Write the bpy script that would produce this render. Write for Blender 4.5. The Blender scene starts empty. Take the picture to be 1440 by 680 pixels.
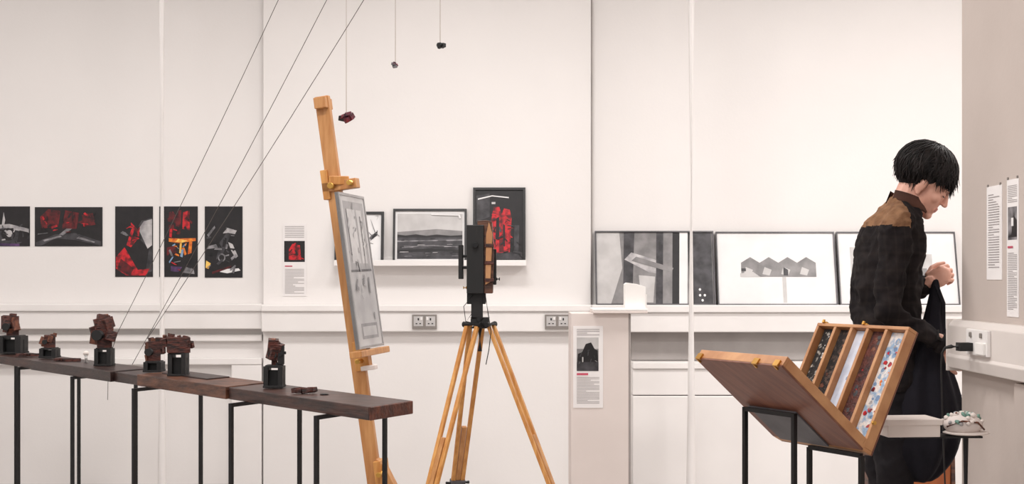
import bpy, bmesh, math, random
from mathutils import Vector, Matrix, noise
random.seed(7)
V=Vector
CAMH=1.25; F=1880.0; CX=720.0; HY=388.0
def W(px,py,d):            # survey measurement (bearing + known distance) -> room coordinates, metres
    return V(((px-CX)/F*d, d, CAMH-(py-HY)/F*d))
def lin(c):
    out=[]
    for x in c[:3]:
        x=x/255.0
        out.append(x/12.92 if x<=0.04045 else ((x+0.055)/1.055)**2.4)
    return (*out,1.0)
# ---------------------------------------------------------------- materials
def mat(name,col,col2=None,rough=0.6,metal=0.0,scale=6.0,stretch=(1,1,1),bump=0.0,bscale=None,detail=4,spec=0.5,lo=0.35,hi=0.65,trans=0,emit=0):
    m=bpy.data.materials.new(name); m.use_nodes=True
    nt=m.node_tree; bs=nt.nodes['Principled BSDF']
    bs.inputs['Roughness'].default_value=rough; bs.inputs['Metallic'].default_value=metal
    bs.inputs['Specular IOR Level'].default_value=spec
    if col2 is None: col2=tuple(max(0,c*0.93) for c in col)
    tc=nt.nodes.new('ShaderNodeTexCoord'); mp=nt.nodes.new('ShaderNodeMapping'); mp.inputs['Scale'].default_value=stretch
    nt.links.new(tc.outputs['Object'],mp.inputs['Vector'])
    nz=nt.nodes.new('ShaderNodeTexNoise'); nz.inputs['Scale'].default_value=scale; nz.inputs['Detail'].default_value=detail
    nt.links.new(mp.outputs[0],nz.inputs['Vector'])
    cr=nt.nodes.new('ShaderNodeValToRGB'); cr.color_ramp.elements[0].position=lo; cr.color_ramp.elements[1].position=hi
    cr.color_ramp.elements[0].color=lin(col2); cr.color_ramp.elements[1].color=lin(col)
    nt.links.new(nz.outputs['Fac'],cr.inputs[0]); nt.links.new(cr.outputs[0],bs.inputs['Base Color'])
    if bump>0:
        n2=nt.nodes.new('ShaderNodeTexNoise'); n2.inputs['Scale'].default_value=bscale or scale*3; n2.inputs['Detail'].default_value=5
        nt.links.new(mp.outputs[0],n2.inputs['Vector'])
        bp=nt.nodes.new('ShaderNodeBump'); bp.inputs['Strength'].default_value=bump; bp.inputs['Distance'].default_value=0.01
        nt.links.new(n2.outputs['Fac'],bp.inputs['Height']); nt.links.new(bp.outputs[0],bs.inputs['Normal'])
    if emit:
        bs.inputs['Emission Color'].default_value=lin(col); bs.inputs['Emission Strength'].default_value=emit
    return m
WALL=mat('wall_paint',(234,230,228),(230,226,224),rough=0.75,scale=1.2,bump=0.05,bscale=60)
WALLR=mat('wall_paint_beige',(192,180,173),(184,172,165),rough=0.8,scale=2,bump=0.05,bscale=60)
TRIM=mat('trim_white_gloss',(236,232,230),(231,227,225),rough=0.45,scale=3)
TRIMR=mat('trim_white_darker',(222,214,209),(216,208,203),rough=0.45,scale=3)  # slightly darker, warmer white for the partition trim
GREYP=mat('grey_panel_and_shade',(166,160,157),(156,150,147),rough=0.6)
SEAM=mat('seam_grey',(165,159,156),(150,144,141))
FLOOR=mat('floor_concrete',(180,174,170),(160,154,150),rough=0.5,scale=4,bump=0.1)
CEIL=mat('ceiling_white',(236,235,234),rough=0.9)
STEEL=mat('black_steel',(26,25,27),(18,18,20),rough=0.45,metal=0.3)
BLACK=mat('matt_black',(24,22,23),(15,14,15),rough=0.6)
WALNUT=mat('dark_walnut',(70,42,34),(36,22,20),rough=0.42,scale=9,stretch=(1,1,8),bump=0.25,bscale=14)
WALNUT2=mat('red_walnut',(104,64,44),(58,34,26),rough=0.45,scale=10,stretch=(1,1,6),bump=0.25)
WALNUT3=mat('black_walnut',(56,37,33),(32,21,21),rough=0.4,scale=8,stretch=(1,1,8),bump=0.2)
WALEND=mat('walnut_end_grain',(106,56,38),(60,30,22),rough=0.5,scale=30,bump=0.3)
CHUNK=mat('burnt_wood',(92,44,34),(30,14,13),rough=0.6,scale=34,stretch=(1,1,3),bump=0.6,bscale=60)
CHUNK2=mat('raw_red_wood',(126,74,52),(62,30,22),rough=0.6,scale=34,stretch=(3,1,1),bump=0.6,bscale=60)
CHUNKP=mat('purple_red_stone',(132,46,62),(52,18,34),rough=0.5,scale=40,bump=0.6)
BEECH=mat('oiled_beech',(202,148,94),(180,122,70),rough=0.4,scale=9,stretch=(6,6,0.7),bump=0.08)
PINE=mat('honey_pine',(216,158,90),(190,126,62),rough=0.4,scale=9,stretch=(6,6,0.7),bump=0.08)
BRASS=mat('brass',(214,170,90),(190,140,70),rough=0.3,metal=0.9)
GREYM=mat('grey_metal',(98,96,100),(76,74,78),rough=0.5,metal=0.0,scale=8)
SOCK=mat('brushed_steel_plate',(146,140,136),(132,126,121),rough=0.35,metal=0.2)
DARK=mat('print_black',(24,19,23),(9,7,11),rough=0.45,scale=18)
RED=mat('print_red',(200,26,38),(84,6,16),rough=0.45,scale=26,detail=6,lo=.38,hi=.56)
DRED=mat('print_dark_red',(112,14,22),(32,4,10),rough=0.45,scale=26,detail=6)
ORNG=mat('print_orange',(236,142,40),(180,56,20),rough=0.45,scale=30)
YEL=mat('print_yellow',(246,218,120),(230,160,56),rough=0.45,scale=30)
PGREY=mat('print_grey',(150,147,150),(66,64,68),rough=0.45,scale=20,detail=6)
PLG=mat('print_light_grey',(202,198,198),(138,135,138),rough=0.45,scale=14,detail=6)
PMG=mat('print_mid_grey',(142,139,139),(112,109,110),rough=0.4,scale=12)
PFG=mat('print_fog_grey',(198,195,194),(182,179,178),rough=0.4,scale=12)
PDG=mat('print_dark_grey',(72,70,74),(34,32,36),rough=0.45,scale=18,detail=6)
PWH=mat('print_white',(232,230,230),(224,222,222),rough=0.45)
PUR=mat('print_purple',(96,62,112),(34,20,50),rough=0.4,scale=20)
BLUE=mat('print_blue',(144,172,198),(84,112,152),rough=0.4,scale=20)
PAPER=mat('label_paper',(234,230,229),(229,225,224),rough=0.7)
INK=mat('text_ink',(170,164,164),(148,142,142),rough=0.7)
INKR=mat('text_red',(200,80,104),rough=0.7)
FRAMEB=mat('black_frame_wood',(30,28,30),(22,20,22),rough=0.35)
FRAMES=mat('dark_silver_frame',(92,90,93),(72,70,73),rough=0.35,metal=0.3)
PLINTH=mat('plinth_paint',(222,211,206),(216,205,200),rough=0.7,scale=3)
CARD=mat('white_card',(238,235,232),(230,227,224),rough=0.6)
CREAM=mat('cream_box',(228,218,212),(220,209,202),rough=0.6)
STR=mat('string_grey',(92,84,80),(80,72,70),rough=0.8)
STRL=mat('string_light',(170,150,136),(150,132,120),rough=0.8)
MAHOG=mat('brown_plywood',(124,78,60),(104,61,47),rough=0.42,scale=6,stretch=(1,6,1),bump=0.06)
OAKE=mat('light_oak_edge',(192,142,98),(168,116,76),rough=0.5,scale=12,bump=0.1)
SKIN=mat('skin',(216,166,146),(206,150,130),rough=0.5,scale=14)
LIP=mat('lips',(190,122,110),rough=0.5)
HAIR=mat('black_hair',(32,26,25),(16,13,13),rough=0.6,scale=60,stretch=(1,1,0.3),spec=.25)
EYEW=mat('eye_dark',(30,22,20),rough=0.3)
TROU=mat('black_trousers',(34,31,34),(23,21,24),rough=0.9,scale=8,bump=0.2,bscale=200,spec=.2)
CLOTH=mat('black_apron_cloth',(29,27,34),(18,17,23),rough=0.9,scale=6,bump=0.2,bscale=200,spec=.2)
YOKE=mat('tan_suede',(144,108,80),(114,82,60),rough=0.9,scale=24,bump=0.3,bscale=120,spec=.2)
COLLAR=mat('brown_collar',(84,56,46),(60,40,34),rough=0.85,spec=.2)
SHOE=mat('black_leather',(24,22,22),rough=0.35)
def plaid():
    m=mat('dark_wool_shirt',(38,33,33),(24,21,23),rough=0.95,scale=14,bump=0.15,bscale=200,spec=.15)
    nt=m.node_tree; bs=nt.nodes['Principled BSDF']
    src=bs.inputs['Base Color'].links[0].from_socket
    tc=[n for n in nt.nodes if n.type=='TEX_COORD'][0]
    prev=src
    for d,c,s in (('X',(66,58,52),9.0),('Z',(62,54,48),5.2)):
        w=nt.nodes.new('ShaderNodeTexWave'); w.bands_direction=d; w.inputs['Scale'].default_value=s; w.inputs['Distortion'].default_value=1.2
        nt.links.new(tc.outputs['Object'],w.inputs['Vector'])
        r=nt.nodes.new('ShaderNodeValToRGB'); r.color_ramp.elements[0].position=0.86; r.color_ramp.elements[1].position=0.98
        r.color_ramp.elements[1].color=(0.10,0.10,0.10,1)
        nt.links.new(w.outputs['Fac'],r.inputs[0])
        mx=nt.nodes.new('ShaderNodeMix'); mx.data_type='RGBA'
        nt.links.new(r.outputs[0],mx.inputs[0]); nt.links.new(prev,mx.inputs[6]); mx.inputs[7].default_value=lin(c)
        prev=mx.outputs[2]
    nt.links.new(prev,bs.inputs['Base Color']); return m
PLAID=plaid()
# ---------------------------------------------------------------- builder
def frame_from(d):
    d=d.normalized(); a=V((0,0,1)) if abs(d.z)<0.9 else V((1,0,0))
    x=d.cross(a).normalized(); y=x.cross(d).normalized(); return x,y
class B:
    def __init__(s): s.v=[];s.f=[];s.m=[];s.mats=[]
    def mi(s,m):
        if m not in s.mats: s.mats.append(m)
        return s.mats.index(m)
    def add(s,vs,fs,m):
        o=len(s.v); s.v+= [V(x) for x in vs]; k=s.mi(m)
        for f in fs: s.f.append([i+o for i in f]); s.m.append(k)
    def obox(s,O,a,b,c,m):
        O,a,b,c=V(O),V(a),V(b),V(c)
        vs=[O,O+a,O+a+b,O+b,O+c,O+a+c,O+a+b+c,O+b+c]
        s.add(vs,[(0,3,2,1),(4,5,6,7),(0,1,5,4),(1,2,6,5),(2,3,7,6),(3,0,4,7)],m)
    def box(s,c,sz,m,R=None):
        R=R or Matrix.Identity(3)
        a,b,d=[R@V(e) for e in ((sz[0],0,0),(0,sz[1],0),(0,0,sz[2]))]
        s.obox(V(c)-(a+b+d)/2,a,b,d,m)
    def bb(s,x0,x1,y0,y1,z0,z1,m): s.obox((x0,y0,z0),(x1-x0,0,0),(0,y1-y0,0),(0,0,z1-z0),m)
    def beam(s,p,q,w,t,m,side=None):
        p,q=V(p),V(q); d=q-p
        if side is None: x,y=frame_from(d)
        else:
            x=V(side); x=(x-d.normalized()*x.dot(d.normalized())).normalized(); y=x.cross(d.normalized())
        s.obox(p-x*w/2-y*t/2,x*w,y*t,d,m)
    def tube(s,pts,rad,m,seg=10,sy=1.0):
        pts=[V(p) for p in pts]; n=len(pts)
        if not hasattr(rad,'__len__'): rad=[rad]*n
        vs=[]; ref=None
        for i,p in enumerate(pts):
            d=(pts[min(i+1,n-1)]-pts[max(i-1,0)])
            if d.length<1e-9: d=V((0,0,1))
            d.normalize()
            if ref is None: x,y=frame_from(d)
            else:
                x=(ref-d*ref.dot(d)); 
                if x.length<1e-6: x,_=frame_from(d)
                x.normalize(); y=d.cross(x)
            ref=x
            for k in range(seg):
                a=2*math.pi*k/seg; vs.append(p+x*math.cos(a)*rad[i]+y*math.sin(a)*rad[i]*sy)
        fs=[]
        for i in range(n-1):
            for k in range(seg):
                k2=(k+1)%seg; fs.append((i*seg+k,i*seg+k2,(i+1)*seg+k2,(i+1)*seg+k))
        fs.append(tuple(range(seg))[::-1]); fs.append(tuple((n-1)*seg+k for k in range(seg)))
        s.add(vs,fs,m)
    def cyl(s,p,q,r,m,seg=16,r2=None): s.tube([p,q],[r,r2 if r2 is not None else r],m,seg)
    def ell(s,c,r,m,R=None,nu=16,nv=10):
        c=V(c); R=R or Matrix.Identity(3); vs=[];fs=[]
        for j in range(1,nv):
            t=math.pi*j/nv
            for i in range(nu):
                p=2*math.pi*i/nu; vs.append(c+R@V((r[0]*math.sin(t)*math.cos(p),r[1]*math.sin(t)*math.sin(p),r[2]*math.cos(t))))
        top=len(vs); vs.append(c+R@V((0,0,r[2]))); bot=len(vs); vs.append(c-R@V((0,0,r[2])))
        for j in range(nv-2):
            for i in range(nu):
                i2=(i+1)%nu; fs.append((j*nu+i,(j+1)*nu+i,(j+1)*nu+i2,j*nu+i2))
        for i in range(nu):
            i2=(i+1)%nu; fs.append((top,i,i2)); fs.append((bot,(nv-2)*nu+i2,(nv-2)*nu+i))
        s.add(vs,fs,m)
    def cap(s,p,q,r0,r1,m,seg=14):   # tapered capsule
        p,q=V(p),V(q); d=(q-p).normalized(); pts=[];rs=[]
        for a in (-80,-55,-30,0): pts.append(p+d*r0*math.sin(math.radians(a))); rs.append(r0*math.cos(math.radians(a)))
        for a in (0,30,55,80): pts.append(q+d*r1*math.sin(math.radians(a))); rs.append(r1*math.cos(math.radians(a)))
        s.tube(pts,rs,m,seg)
    def prism(s,poly,ex,m):
        n=len(poly); poly=[V(p) for p in poly]; ex=V(ex)
        s.add(poly+[p+ex for p in poly],[tuple(range(n))[::-1],tuple(range(n,2*n))]+[(i,(i+1)%n,(i+1)%n+n,i+n) for i in range(n)],m)
    def flat(s,poly,m): s.add(poly,[tuple(range(len(poly)))],m)
    def loft(s,rings,m):
        n=len(rings[0]); vs=[p for r in rings for p in r]; fs=[]
        for i in range(len(rings)-1):
            for k in range(n):
                k2=(k+1)%n; fs.append((i*n+k,i*n+k2,(i+1)*n+k2,(i+1)*n+k))
        fs.append(tuple(range(n))[::-1]); fs.append(tuple((len(rings)-1)*n+k for k in range(n)))
        s.add(vs,fs,m)
    def done(s,name,parent=None,bevel=0,smooth=False,recalc=True):
        lo=V((min(v.x for v in s.v),min(v.y for v in s.v),min(v.z for v in s.v)))
        hi=V((max(v.x for v in s.v),max(v.y for v in s.v),max(v.z for v in s.v)))
        c=V(((lo.x+hi.x)/2,(lo.y+hi.y)/2,lo.z))
        me=bpy.data.meshes.new(name); me.from_pydata([v-c for v in s.v],[],s.f)
        for m in s.mats: me.materials.append(m)
        for p,k in zip(me.polygons,s.m): p.material_index=k; p.use_smooth=smooth
        if recalc:
            bm=bmesh.new(); bm.from_mesh(me); bmesh.ops.recalc_face_normals(bm,faces=bm.faces); bm.to_mesh(me); bm.free()
        ob=bpy.data.objects.new(name,me); bpy.context.scene.collection.objects.link(ob); ob.location=c
        if parent:
            ob.parent=parent; ob.matrix_parent_inverse=parent.matrix_world.inverted()
        if bevel:
            bv=ob.modifiers.new('bev','BEVEL'); bv.width=bevel; bv.segments=2; bv.limit_method='ANGLE'; bv.angle_limit=math.radians(40)
        return ob
def empty(name,loc):
    e=bpy.data.objects.new(name,None); bpy.context.scene.collection.objects.link(e); e.location=loc; e.empty_display_size=0.1
    bpy.context.view_layer.update(); return e
# ---------------------------------------------------------------- room
YM=8.0; YS=8.05
xs370=(370-720)/235.0; xs830=(831-720)/235.0
b=B(); b.bb(-4.4,xs370,YS,YS+0.2,0,3.5,WALL); b.done('wall_back_left')
b=B(); b.bb(xs370,xs830,YM,YM+0.25,0,3.5,WALL); b.done('wall_back_centre',bevel=.004)
b=B(); b.bb(xs830+0.009,4.2,YS,YS+0.2,0,3.5,WALL); b.bb(xs830,xs830+0.009,YS-0.03,YS+0.2,0,3.5,SEAM); b.done('wall_back_right')
b=B(); b.bb(-4.6,-4.4,-1.5,8.25,0,3.5,WALL); b.done('wall_left')
b=B(); b.bb(4.2,4.4,-1.5,8.25,0,3.5,WALL); b.done('wall_right')
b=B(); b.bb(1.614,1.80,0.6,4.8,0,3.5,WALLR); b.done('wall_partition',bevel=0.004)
b=B(); b.bb(-4.6,4.4,-1.5,8.25,-0.1,0,FLOOR); b.done('floor')
b=B(); b.bb(-4.6,4.4,-1.5,8.25,3.5,3.6,CEIL); b.done('ceiling')
b=B()
b.bb(-4.4,xs370,YS-0.08,YS,0.935,1.04,TRIM); b.bb(-4.4,xs370,YS-0.095,YS,1.04,1.085,TRIM)
b.bb(xs370,xs830,YM-0.06,YM,0.92,1.04,TRIM); b.bb(xs370,xs830,YM-0.075,YM,1.04,1.08,TRIM)
b.bb(xs830,4.2,YS-0.13,YS,0.918,1.035,TRIM); b.bb(xs830,4.2,YS-0.15,YS,1.035,1.08,TRIM)
b.done('trim_1',bevel=0.006)
b=B()
b.bb(-4.4,xs370-0.01,YS-0.04,YS,0.86,0.90,TRIM)
b.bb(-4.4,xs370-0.01,YS-0.05,YS,0.72,0.76,TRIM)
b.bb((325-720)/235,xs370-0.01,YS-0.045,YS,0.0,0.72,TRIM)
b.done('trim_2',bevel=0.005)
b=B()
xr=(888-720)/235
b.bb(xr,4.2,YS-0.02,YS,0.745,0.915,GREYP)
b.bb(xr,4.2,YS-0.13,YS,0.70,0.742,TRIM)
b.bb(xr,4.2,YS-0.115,YS,0.545,0.70,TRIM)
b.bb(xr,4.2,YS-0.13,YS,0.0,0.54,TRIM)
b.done('trim_3',bevel=0.006)
for px,d,r in ((228,7.55,0.025),(972,7.55,0.029)):
    x=(px-720)/F*d; b=B(); b.cyl((x,d,0),(x,d,3.5),r,TRIM,24); b.cyl((x,d,0),(x,d,0.01),r+0.03,TRIM,24); b.cyl((x,d,3.49),(x,d,3.5),r+0.03,TRIM,24)
    b.done('support_pole',smooth=False)
for px in (597,783.5):
    c=W(px,452,7.94); b=B(); y=7.94
    b.bb(c.x-0.073,c.x+0.073,y-0.012,y,c.z-0.043,c.z+0.043,SOCK)
    for s in (-1,1):
        cx=c.x+s*0.036
        b.bb(cx-0.028,cx+0.028,y-0.0125,y-0.011,c.z-0.026,c.z+0.032,PFG)
        b.bb(cx-0.004,cx+0.004,y-0.014,y-0.011,c.z+0.008,c.z+0.022,BLACK)
        for t in (-1,1): b.bb(cx+t*0.011-0.005,cx+t*0.011+0.005,y-0.014,y-0.011,c.z-0.014,c.z-0.008,BLACK)
        b.bb(cx-0.006+s*-0.018,cx+0.006+s*-0.018,y-0.017,y-0.011,c.z+0.010,c.z+0.028,TRIM)
    b.done('wall_socket',bevel=0.001)
b=B(); X=1.614
prof=[(X,1.095),(X-0.035,1.095),(X-0.052,1.075),(X-0.052,0.975),(X-0.06,0.965),(X-0.05,0.925),(X,0.915)]
b.prism([(x,0.7,z) for x,z in prof],(0,4.09,0),TRIMR)
b.bb(X-0.058,X,4.791,4.797,0.912,1.098,TRIMR)
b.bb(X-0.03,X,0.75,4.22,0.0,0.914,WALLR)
b.done('trim_4',bevel=0.003)
b=B()
b.bb(X-0.066,X-0.052,4.36,4.56,0.985,1.072,TRIM)
for yy in (4.41,4.51): b.bb(X-0.072,X-0.064,yy-0.008,yy+0.008,1.045,1.062,SOCK)
b.bb(X-0.075,X-0.064,4.37,4.45,0.99,1.03,CARD)
b.done('wall_socket',bevel=0.003)
b=B()
b.box((X-0.066-0.022,4.51,1.012),(0.044,0.045,0.028),BLACK)
b.tube([(X-0.105,4.51,1.012),(X-0.13,4.515,1.013),(X-0.150,4.52,1.008),(X-0.158,4.525,0.99),(X-0.160,4.53,0.95),(X-0.150,4.54,0.7),(X-0.13,4.55,0.3),(X-0.10,4.56,0.006),(X-0.2,4.4,0.005)],[0.009,0.007,0.005,0.004,0.003,0.003,0.003,0.004,0.004],BLACK,8)
b.done('power_plug',bevel=0.002)
# ---------------------------------------------------------------- prints
def shapes(b,O,R,U,N,lst,eps=0.0004,start=1):
    for k,(m,poly) in enumerate(lst):
        b.flat([O+R*u+U*v+N*eps*(k+start) for u,v in poly],m)
def lines(b,O,R,U,N,u0,u1,v0,v1,n,m,off=0.001,fill=0.45):
    for i in range(n):
        vv=v1-(v1-v0)*(i+0.5)/n; h=(v1-v0)/n*fill/2; ue=u1 if random.random()<0.8 else u0+(u1-u0)*random.uniform(0.4,0.9)
        b.flat([O+R*u+U*v+N*off for u,v in ((u0,vv-h),(ue,vv-h),(ue,vv+h),(u0,vv+h))],m)
def rect(u0,v0,u1,v1): return [(u0,v0),(u1,v0),(u1,v1),(u0,v1)]
def ring(cx,cy,rx,ry,n=16,a0=0,a1=360): return [(cx+rx*math.cos(math.radians(a0+(a1-a0)*i/n)),cy+ry*math.sin(math.radians(a0+(a1-a0)*i/n))) for i in range(n if a1-a0==360 else n+1)]
def shards(seed,n,u0,v0,u1,v1,mats,s,asp=1.0):
    rr=random.Random(seed); out=[]
    cl=lambda t: min(.985,max(.015,t))
    for _ in range(n):
        u=rr.uniform(u0,u1); v=rr.uniform(v0,v1); a=rr.uniform(0,6.28); L=s*rr.uniform(.5,1.5); w=L*rr.uniform(.12,.5)
        ca,sa=math.cos(a),math.sin(a)
        out.append((rr.choice(mats),[(cl(u+(x*ca-y*sa)/asp),cl(v+(x*sa+y*ca))) for x,y in ((-L,-w),(L,-w*.4),(L*.8,w),(-L*.9,w*.7))]))
    return out
def print_on_wall(name,x0,y0,x1,y1,base,lst,y=YS):
    p=W(x0,y1,y-0.003); q=W(x1,y0,y-0.003)
    b=B(); O=V((p.x,y-0.004,p.z)); R=V((q.x-p.x,0,0)); U=V((0,0,q.z-p.z)); N=V((0,-1,0))
    b.obox(O,R,V((0,0.004,0)),U,base); shapes(b,O,R,U,N,lst,eps=.00015); return b,O,R,U,N
N_=V((0,-1,0))
b,*_=print_on_wall('p',-30,290,42,346,DARK,[(PDG,[(0,.05),(.7,.0),(.98,.2),(.98,.42),(.6,.55),(0,.5)]),(PLG,[(0,.35),(.5,.46),(.98,.34),(.98,.44),(.6,.56),(0,.5)]),(PLG,[(.45,.5),(.49,.44),(.52,.66),(.49,.86)]),(DARK,ring(.58,.30,.14,.16)),(PLG,ring(.6,.32,.06,.09)),(DARK,[(.75,.1),(.95,.12),(.97,.35),(.8,.4)]),(PUR,[(.3,.02),(.8,.0),(.8,.06),(.3,.08)])]+shards(1,16,.4,.05,.95,.55,[DARK,PDG,PLG],.07,1.3)); b.done('photo_print')
b,*_=print_on_wall('p',49,291,144,346,DARK,[(PDG,[(.02,.1),(.3,.3),(.6,.34),(.98,.12),(.98,.02),(.02,.02)]),(DARK,[(.1,.02),(.98,.02),(.6,.16),(.3,.2)]),(PGREY,[(.36,.3),(.42,.28),(.56,.46),(.52,.52)]),(PGREY,[(.14,.12),(.4,.24),(.38,.28),(.12,.16)]),(DRED,[(.1,.45),(.35,.5),(.38,.9),(.2,.95),(.08,.75)]),(DRED,[(.4,.45),(.62,.45),(.66,.85),(.45,.92)]),(DRED,[(.72,.5),(.9,.55),(.86,.85),(.7,.8)])]+shards(2,16,.08,.4,.92,.88,[RED,DARK,DARK,RED,DRED],.07,1.8)+shards(32,18,.08,.3,.92,.9,[DARK,DARK,DRED,RED],.05,1.8)+[(PGREY,[(.62,.20),(.88,.09),(.9,.11),(.66,.25)]),(PGREY,[(.05,.3),(.2,.33),(.2,.35),(.05,.32)])]); b.done('photo_print')
b,*_=print_on_wall('p',162,290,215,389,DARK,[(PDG,[(.5,.62),(.7,.80),(.98,.84),(.98,.08),(.8,.05),(.9,.4),(.62,.55)]),(PLG,[(.62,.68),(.76,.79),(.98,.82),(.98,.45),(.86,.40)]),(RED,[(.02,.28),(.25,.42),(.6,.1),(.95,.12),(.8,.02),(.3,.02),(.02,.12)]),(DRED,[(.05,.1),(.4,.02),(.5,.12),(.15,.26)]),(RED,[(.30,.45),(.42,.42),(.62,.55),(.66,.70),(.52,.76),(.42,.66)]),(DARK,[(.4,.5),(.46,.5),(.56,.62),(.52,.68)]),(PGREY,[(.14,.62),(.3,.58),(.4,.60),(.2,.65)])]+shards(3,12,.28,.42,.66,.76,[DARK,DRED,RED],.05,.55)); b.done('photo_print')
b,*_=print_on_wall('p',224,290,278,389,DARK,[(DRED,[(.25,.62),(.55,.6),(.58,.95),(.25,.92)]),(RED,[(.6,.68),(.8,.66),(.78,.94),(.62,.92)]),(ORNG,[(.25,.50),(.5,.48),(.95,.51),(.95,.55),(.5,.545),(.25,.55)]),(YEL,[(.42,.50),(.6,.485),(.74,.515),(.5,.54)]),(ORNG,[(.74,.32),(.84,.34),(.86,.5),(.78,.5)]),(YEL,[(.52,.34),(.57,.33),(.59,.48),(.54,.48)]),(DRED,[(.2,.3),(.45,.35),(.42,.44),(.2,.42)]),(PUR,[(.3,.08),(.5,.07),(.6,.14),(.3,.16)]),(PGREY,[(.6,.06),(.92,.04),(.9,.11),(.7,.14)])]+shards(4,16,.25,.6,.82,.95,[DARK,RED,DARK,DRED],.05,.55)+shards(5,22,.25,.08,.9,.46,[DARK,DARK,DARK,BLUE,ORNG,PGREY,RED],.04,.55)); b.done('photo_print')
b,*_=print_on_wall('p',288,290,341,390,DARK,[(PDG,[(.3,.25),(.5,.35),(.7,.62),(.65,.68),(.4,.5)]),(PLG,[(.48,.62),(.6,.70),(.85,.66),(.8,.61),(.62,.63)]),(PLG,[(.62,.5),(.74,.47),(.88,.3),(.82,.27),(.7,.38)]),(PGREY,[(.1,.57),(.28,.70),(.26,.73),(.06,.6)]),(PGREY,[(.05,.40),(.35,.42),(.3,.47),(.08,.44)]),(PWH,[(.4,.08),(.6,.06),(.95,.10),(.9,.13),(.5,.12)]),(YEL,[(.02,.14),(.10,.12),(.16,.20),(.04,.24)]),(PGREY,ring(.45,.28,.1,.06)),(DARK,ring(.45,.28,.07,.04)),(DRED,[(.2,.05),(.7,.14),(.7,.17),(.2,.08)])]+shards(6,26,.1,.08,.9,.7,[DARK,DARK,DARK,PGREY,PDG,PLG],.04,.55)); b.done('photo_print')
b,O,R,U,N=print_on_wall('p',398,314,431,416,PAPER,[(DARK,rect(.05,.47,.93,.76)),(RED,[(.25,.5),(.78,.5),(.72,.70),(.4,.72),(.25,.64)])]+shards(7,12,.25,.5,.8,.72,[DARK,RED,DRED],.03,.35)+[(INKR,rect(.08,.405,.4,.42))],y=YM)
lines(b,O,R,U,N,.08,.9,.8,.97,7,INK,fill=.35); lines(b,O,R,U,N,.08,.9,.03,.38,18,INK,fill=.35); b.done('wall_label')
# ---------------------------------------------------------------- shelf and framed pictures
b=B(); zt=1.25+15*7.9/F
x0=(470-720)/F*7.9; x1=(740-720)/F*7.9
b.prism([(x0,7.885,zt-.002),(x0,YM,zt-.002),(x0,YM,zt+.05),(x0,YM-.012,zt+.05),(x0,YM-.012,zt+.016),(x0,7.9,zt+.016),(x0,7.9,zt+.032),(x0,7.885,zt+.032)],(x1-x0,0,0),TRIM)
b.done('picture_shelf',bevel=0.002); SH=zt+0.016
def framed(name,xa,xb,yt,zb,lst,base,fm,fw=0.014,dep=0.022,ybot=7.94,ytop=7.985,matb=0):
    d=(ybot+ytop)/2
    xl=(xa-720)/F*ybot; xr_=(xb-720)/F*ybot; ztop=CAMH-(yt-HY)/F*d
    b=B(); O=V((xl,ybot,zb)); R=V((xr_-xl,0,0)); U=V((0,ytop-ybot,ztop-zb)); N=V((0,-U.z,U.y)).normalized(); w=R.length; h=U.length
    r=R/w; u=U/h; D=-N*dep
    b.obox(O,R,D,u*fw,fm); b.obox(O+u*(h-fw),R,D,u*fw,fm); b.obox(O+u*fw,r*fw,D,u*(h-2*fw),fm); b.obox(O+u*fw+r*(w-fw),r*fw,D,u*(h-2*fw),fm)
    Oi=O+r*fw+u*fw-N*0.010; Ri=r*(w-2*fw); Ui=u*(h-2*fw)
    b.obox(Oi,Ri,-N*0.008,Ui,base); shapes(b,Oi,Ri,Ui,N,lst,eps=.00015)
    return b.done(name)
ink=[]
for i in range(30):
    a=random.uniform(.1,.9); c=random.uniform(.1,.9); L=random.uniform(.1,.35); t=random.uniform(0,6.28); w=random.uniform(.006,.016)
    p0=V((a,c)); p1=p0+V((math.cos(t)*L,math.sin(t)*L)); p2=p1+V((math.cos(t+.8)*L*.6,math.sin(t+.8)*L*.6))
    q=[V((min(.96,max(.04,z.x)),min(.96,max(.04,z.y)))) for z in (p0,p1,p2)]
    off=V((w,w))
    ink.append((random.choice([PDG,DARK,PGREY]),[tuple(q[0]),tuple(q[1]),tuple(q[2]),tuple(q[2]+off*.5),tuple(q[1]+off),tuple(q[0]+off*.3)]))
framed('framed_picture',470,539,297,SH,ink,PWH,FRAMEB,fw=0.016)
land=[(PFG,rect(.03,.5,.97,.95)),(PMG,[(.03,.5),(.97,.5),(.97,.60),(.6,.64),(.03,.58)]),(DARK,[(.03,.46),(.97,.46),(.97,.52),(.8,.505),(.6,.53),(.45,.505),(.3,.535),(.15,.51),(.03,.53)]),(PDG,rect(.03,.04,.97,.47)),(PGREY,[(.03,.38),(.97,.41),(.97,.43),(.03,.41)]),(PGREY,[(.1,.26),(.6,.30),(.9,.27),(.9,.29),(.5,.32),(.1,.28)]),(DARK,[(.03,.16),(.7,.2),(.97,.14),(.97,.22),(.5,.25),(.03,.22)])]
_r=random.Random(4)
for i in range(40):
    u=_r.uniform(.05,.85); v=_r.uniform(.06,.44); L=_r.uniform(.04,.14); h=_r.uniform(.006,.016)
    land.append((_r.choice([DARK,PGREY,PDG,PLG]),[(u,v),(min(.96,u+L),v+.005),(min(.96,u+L*.9),v+h),(u+.01,v+h)]))
land+=[(PWH,[(.52,.945),(.93,.93),(.95,.86),(.925,.85),(.91,.905),(.52,.92)])]
framed('framed_picture',552,656,293,SH,land,PWH,FRAMEB,fw=0.013)
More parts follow.
